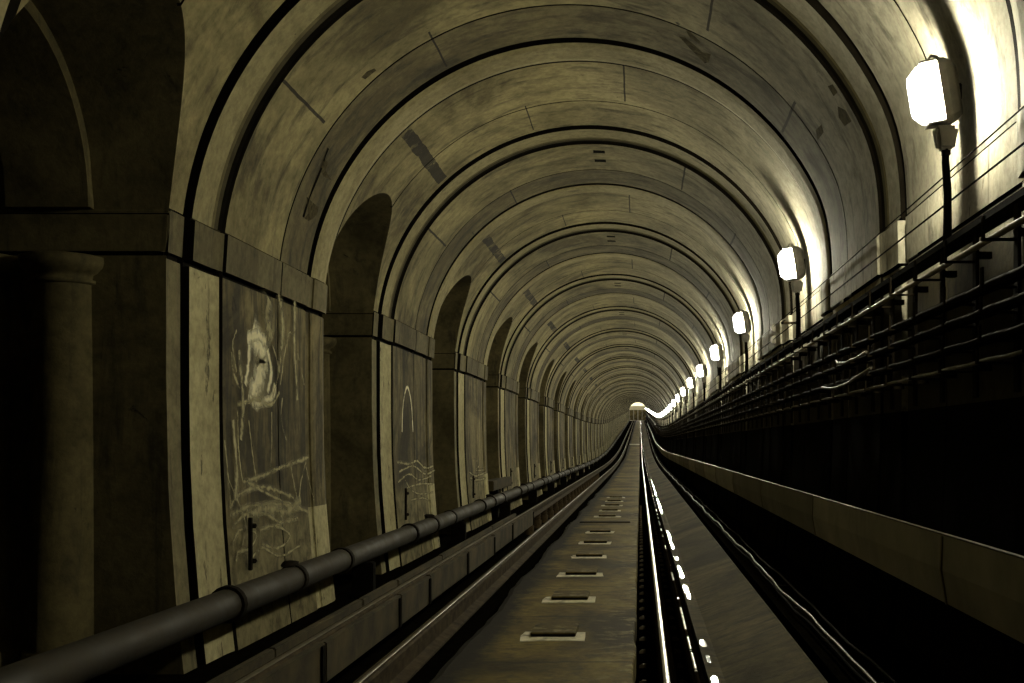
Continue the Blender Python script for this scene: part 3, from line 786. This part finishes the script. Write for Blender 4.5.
# cables on the floor between bank and trough
longcable('floor_cable',1.10,-1.125,.009,M['palecable'],'pale wavy cable running between the bank and the grey trough','cable',wob=.011,seed=5)
longcable('floor_cable',1.195,-1.125,.009,M['cable'],'dark wavy cable behind the pale one along the bank','cable',wob=.009,seed=8)
longcable('floor_cable',1.068,-1.135,.008,M['black'],'black cable hugging the near side of the pale wavy cable','cable',wob=.008,seed=6)
for i in range(26):
    d=4.4+1.32*i
    m=MB(); m.box((-.010,-.012,0),(.010,.012,.15),0,.002); m.box((-.13,-.01,.025),(0.0,.01,.033),0)
    o=m.build('cable_peg',[M['iron']]); o.location=W(1.235,d,-1.19)
    tag(o,f'{ordinal(i)} iron peg from the foreground holding the floor cables' if i<12 else 'tiny far iron peg of the row holding the floor cables','peg','pegs along the floor cables')

# ------------------------------------------------------------------ graffiti on the piers
def stroke(mb,pts,w,rad,lift,seed=0,sx=0):
    """a painted line on the pier panel; points measured on the pier face"""
    P=[]
    for x,y in pts:
        X=-(CA-rad)*-1
        X=CA-rad
        for _ in range(3):
            u=x+sx-640; v=444-y; d=F*X/u; h=v*d/F; X=xl(rad,h)
        P.append((d,h))
    # smooth the polyline
    Q=[]
    n=len(P)
    for i in range(n-1):
        p0=P[max(i-1,0)];p1=P[i];p2=P[i+1];p3=P[min(i+2,n-1)]
        for s_ in range(6):
            t=s_/6
            Q.append(tuple(0.5*((2*p1[a])+(-p0[a]+p2[a])*t+(2*p0[a]-5*p1[a]+4*p2[a]-p3[a])*t*t+(-p0[a]+3*p1[a]-3*p2[a]+p3[a])*t**3) for a in (0,1)))
    Q.append(P[-1])
    rg=random.Random(seed); rows=[]
    for i,(d,h) in enumerate(Q):
        a=Q[max(i-1,0)];b=Q[min(i+1,len(Q)-1)]
        tx,ty=b[0]-a[0],b[1]-a[1]; l=sqrt(tx*tx+ty*ty) or 1
        ww=w*1.05*rg.uniform(.7,1.15)
        nx,ny=-ty/l*ww,tx/l*ww
        rows.append([W(xl(rad,h+ny)+lift,d+nx,h+ny),W(xl(rad,h-ny)+lift,d-nx,h-ny)])
    mb.grid(rows,0,[[(0,0),(1,0)] for _ in rows],False,False)
P0=[([(243,332),(250,345),(254,360),(249,380),(243,398)],.17,1),([(238,340),(247,335),(257,342)],.07,1),([(239,395),(248,403),(262,398),(266,385)],.06,1),
    ([(240,345),(239,365),(236,385)],.05,1),([(258,350),(262,372),(258,392)],.05,1),([(222,352),(224,372),(230,388)],.03,0),([(228,405),(245,400),(262,404),(270,392)],.035,0),
    ([(215,440),(218,470),(221,505)],.028,0),([(228,410),(229,450),(233,482)],.028,0),([(239,420),(243,455),(247,482)],.025,0),
    ([(262,412),(262,440),(261,472)],.022,0),([(233,482),(252,476),(275,466),(300,457)],.035,0),([(220,508),(230,494),(250,487),(268,491),(284,498)],.035,0),
    ([(238,482),(258,494),(284,506)],.03,0),([(281,466),(285,488),(289,506)],.025,0),([(296,462),(291,482),(289,504)],.025,0),([(296,466),(300,485),(304,500)],.025,0),
    ([(220,516),(240,506),(262,504),(282,506),(298,512)],.035,0),([(222,528),(236,514),(256,514),(270,522),(288,518)],.03,0),
    ([(222,545),(230,530),(246,534),(240,548),(228,552),(226,562)],.03,0),([(250,530),(266,526),(280,536),(268,548),(252,544)],.025,0),
    ([(240,560),(252,548),(270,556),(290,545)],.025,0),([(270,385),(275,350),(280,332),(287,352),(294,385)],.022,0),([(272,398),(271,420),(276,440)],.02,0),
    ([(226,330),(222,345),(226,372)],.022,0),([(262,345),(268,370),(262,398)],.022,0),([(218,480),(234,520),(232,545)],.02,0)]
P0+=[([(258,298),(256,318),(262,338)],.14,0),([(268,292),(272,330),(268,372)],.09,0),([(284,300),(284,350),(287,400)],.07,0),([(222,420),(226,470),(224,500)],.06,0),([(228,350),(232,400),(230,440)],.06,0),([(290,500),(275,512),(255,508),(236,516)],.08,0)]
P1=[([(399,432),(400,405),(404,387),(408,402),(410,432)],.035,1),([(394,462),(406,464),(414,461),(422,468),(430,466)],.035,0),([(396,472),(410,466),(422,474),(432,470)],.03,0),
    ([(395,482),(406,474),(416,480),(428,476)],.03,0),([(404,488),(416,484),(430,484)],.03,0),([(402,480),(408,490),(418,494),(430,492)],.025,0),([(408,500),(420,498),(428,502)],.025,0)]
P2=[([(468,464),(472,460),(478,464),(474,470),(482,470)],.04,0),([(467,472),(474,476),(484,472)],.04,0),([(468,478),(476,480),(484,478)],.04,0)]
for strokes,name in ((P0,'near'),(P1,'mid'),(P2,'far')):
    a=MB(); b=MB()
    for i,(pts,w,br) in enumerate(strokes):
        stroke(b if br else a,pts,w,RA,.0015+.0004*i,i,{'near':9,'mid':3,'far':2}[name])
    a.build('graffiti',[M['paint']],LWo)
    if b.v: b.build('graffiti',[M['paint_bright']],LWo)

# ------------------------------------------------------------------ scars and slots in the vault lining
def on_vault(x,y,r):
    u,v=x-640,444-y
    a=u*u+v*v; b=-2*(u*CA+v*CB); c=CA*CA+CB*CB-r*r
    t=(-b+sqrt(b*b-4*a*c))/(2*a)
    X,h=u*t,v*t
    return X+(CA-X)*.003/r*1.0,F*t,h+(CB-h)*.003/r
def scar(pts,r,name='lining_scar'):
    P=[on_vault(x,y,r) for x,y in pts]
    m=MB(); n=len(P); cx_=[sum(p[i] for p in P)/n for i in range(3)]
    # push the middle out to the curve of the lining
    q=sqrt((cx_[0]-CA)**2+(cx_[2]-CB)**2); k_=(r-.003)/q
    c_=W(CA+(cx_[0]-CA)*k_,cx_[1],CB+(cx_[2]-CB)*k_)
    for i in range(n): m.face([W(*P[i]),W(*P[(i+1)%n]),c_],0)
    m.build(name,[M['scar']],CEo)
def crack(pts,r,w):
    P=[on_vault(x,y,r) for x,y in pts]; m=MB(); rows=[]
    for i,(x,d,h) in enumerate(P):
        ww=w*(.5+.5*abs(sin(i*2.3+1)))
        rows.append([W(x,d-ww,h),W(x,d+ww,h)])
    m.grid(rows,0,None,False,False); m.build('lining_crack',[M['soot_shade']],CEo)
crack([(328,148),(325,156),(322,166),(317,178),(312,190),(309,198),(305,210),(303,217)],RA,.025)
scar([(306,196),(311,201),(318,207),(317,214),(312,219),(308,221),(304,218),(308,213)],RA)
scar([(324,158),(328,163),(325,172),(331,180),(323,176),(320,170)],RA)
scar([(679,36),(685,37),(696,46),(706,55),(711,54),(709,62),(705,63),(698,56),(688,46)],RA)
scar([(686,30),(690,31),(701,42),(699,43),(690,37)],RA)
scar([(361,77),(367,71),(374,68),(376,70),(371,74),(365,79)],RA)
scar([(828,86),(833,84),(838,92),(834,96)],RA); scar([(838,106),(846,110),(852,121),(845,126),(839,117)],RA); scar([(816,130),(822,124),(824,132),(818,140)],RA)
crack([(471,98),(474,106),(478,117)],RC,.012); crack([(520,80),(522,88),(524,97)],RC,.012)
x0_,d0_,h0_=on_vault(599,146,RC)
for kb in range(0,7):
    for dd_,ww_ in ((0,.13),(.42,.13)):
        m=MB(); ang=math.atan2(h0_-CB,x0_-CA); pts=[]
        for a_ in (-.03,.03):
            rr=RA-.004
            pts.append((CA+rr*cos(ang+a_),CB+rr*sin(ang+a_)))
        d=d0_+dd_+(kb-0)*S
        m.face([W(pts[0][0],d,pts[0][1]),W(pts[1][0],d,pts[1][1]),W(pts[1][0],d+ww_,pts[1][1]),W(pts[0][0],d+ww_,pts[0][1])],0)
        m.build('lining_slot',[M['soot_shade']],CEo)

# ------------------------------------------------------------------ far end: lit station
e=MB()
prof=[(CA+3.2*cos(pi*i/20),1.6+3.2*sin(pi*i/20)) for i in range(21)]
prof=[(CA+3.2,-1.35)]+prof+[(CA-3.2,-1.35)]
e.grid([[W(x,d,h) for x,h in prof] for d in (YEND,YEND+20)],0,None,False,True)
e.face([W(x,YEND+20,h) for x,h in prof],0)
e.face([W(CA-3.2,YEND,-1.35),W(CA+3.2,YEND,-1.35),W(CA+3.2,YEND+20,-1.35),W(CA-3.2,YEND+20,-1.35)],0)
tag(e.build('wall_far',[M['cream']]),'pale lit station hall at the far end of the tunnel','wall',kind='structure')
t=empty('station_light',W(CA,YEND+4,3.9),'bright white station light at the far end of the tunnel','lamp')
for xo in (-.9,.9):
    m=MB(); m.box((xo-.25,0,0),(xo+.25,12,.1),0,.01); m.build('light_tube',[M['station']],t)
m=MB(); m.box((-1.3,0,.1),(1.3,12,.14),0); m.build('tray',[M['cream']],t)
t=empty('footbridge',W(CA,YEND+3,-1.35),'pale footbridge crossing the lit far end of the tunnel','bridge')
m=MB(); m.box((-2.8,0,2.7),(2.8,1.6,3.75),0,.03); m.build('girder',[M['cream']],t)
m=MB(); m.box((-2.8,.1,0.06),(2.8,1.5,2.7),0,.03); m.build('stair_front',[M['panel']],t)
for xo in (-2.2,-1.1,0,1.1,2.2):
    m=MB(); m.box((xo-.12,-.06,0.06),(xo+.12,.09,2.69),0,.02); m.build('post',[M['trough']],t)

# ------------------------------------------------------------------ camera and view
cam=bpy.data.cameras.new('camera'); co=bpy.data.objects.new('camera',cam); COL.objects.link(co)
co.location=(0,0,CZ); co.rotation_euler=(radians(90),0,0)
cam.sensor_width=36; cam.lens=F/1024*36; cam.shift_x=-128/1024; cam.shift_y=102.5/1024
cam.clip_start=.05; cam.clip_end=1000
sc.camera=co
w=bpy.data.worlds.new('World'); sc.world=w; w.use_nodes=True
w.node_tree.nodes['Background'].inputs[0].default_value=(0,0,0,1)
w.node_tree.nodes['Background'].inputs[1].default_value=0
vs=sc.view_settings; vs.view_transform='Standard'; vs.look='None'; vs.gamma=1; vs.exposure=0.0; vs.use_curve_mapping=False
cy=sc.cycles; cy.use_denoising=True; cy.max_bounces=5; cy.diffuse_bounces=3; cy.glossy_bounces=3; cy.sample_clamp_indirect=4
try: cy.denoiser='OPENIMAGEDENOISE'
except Exception: pass
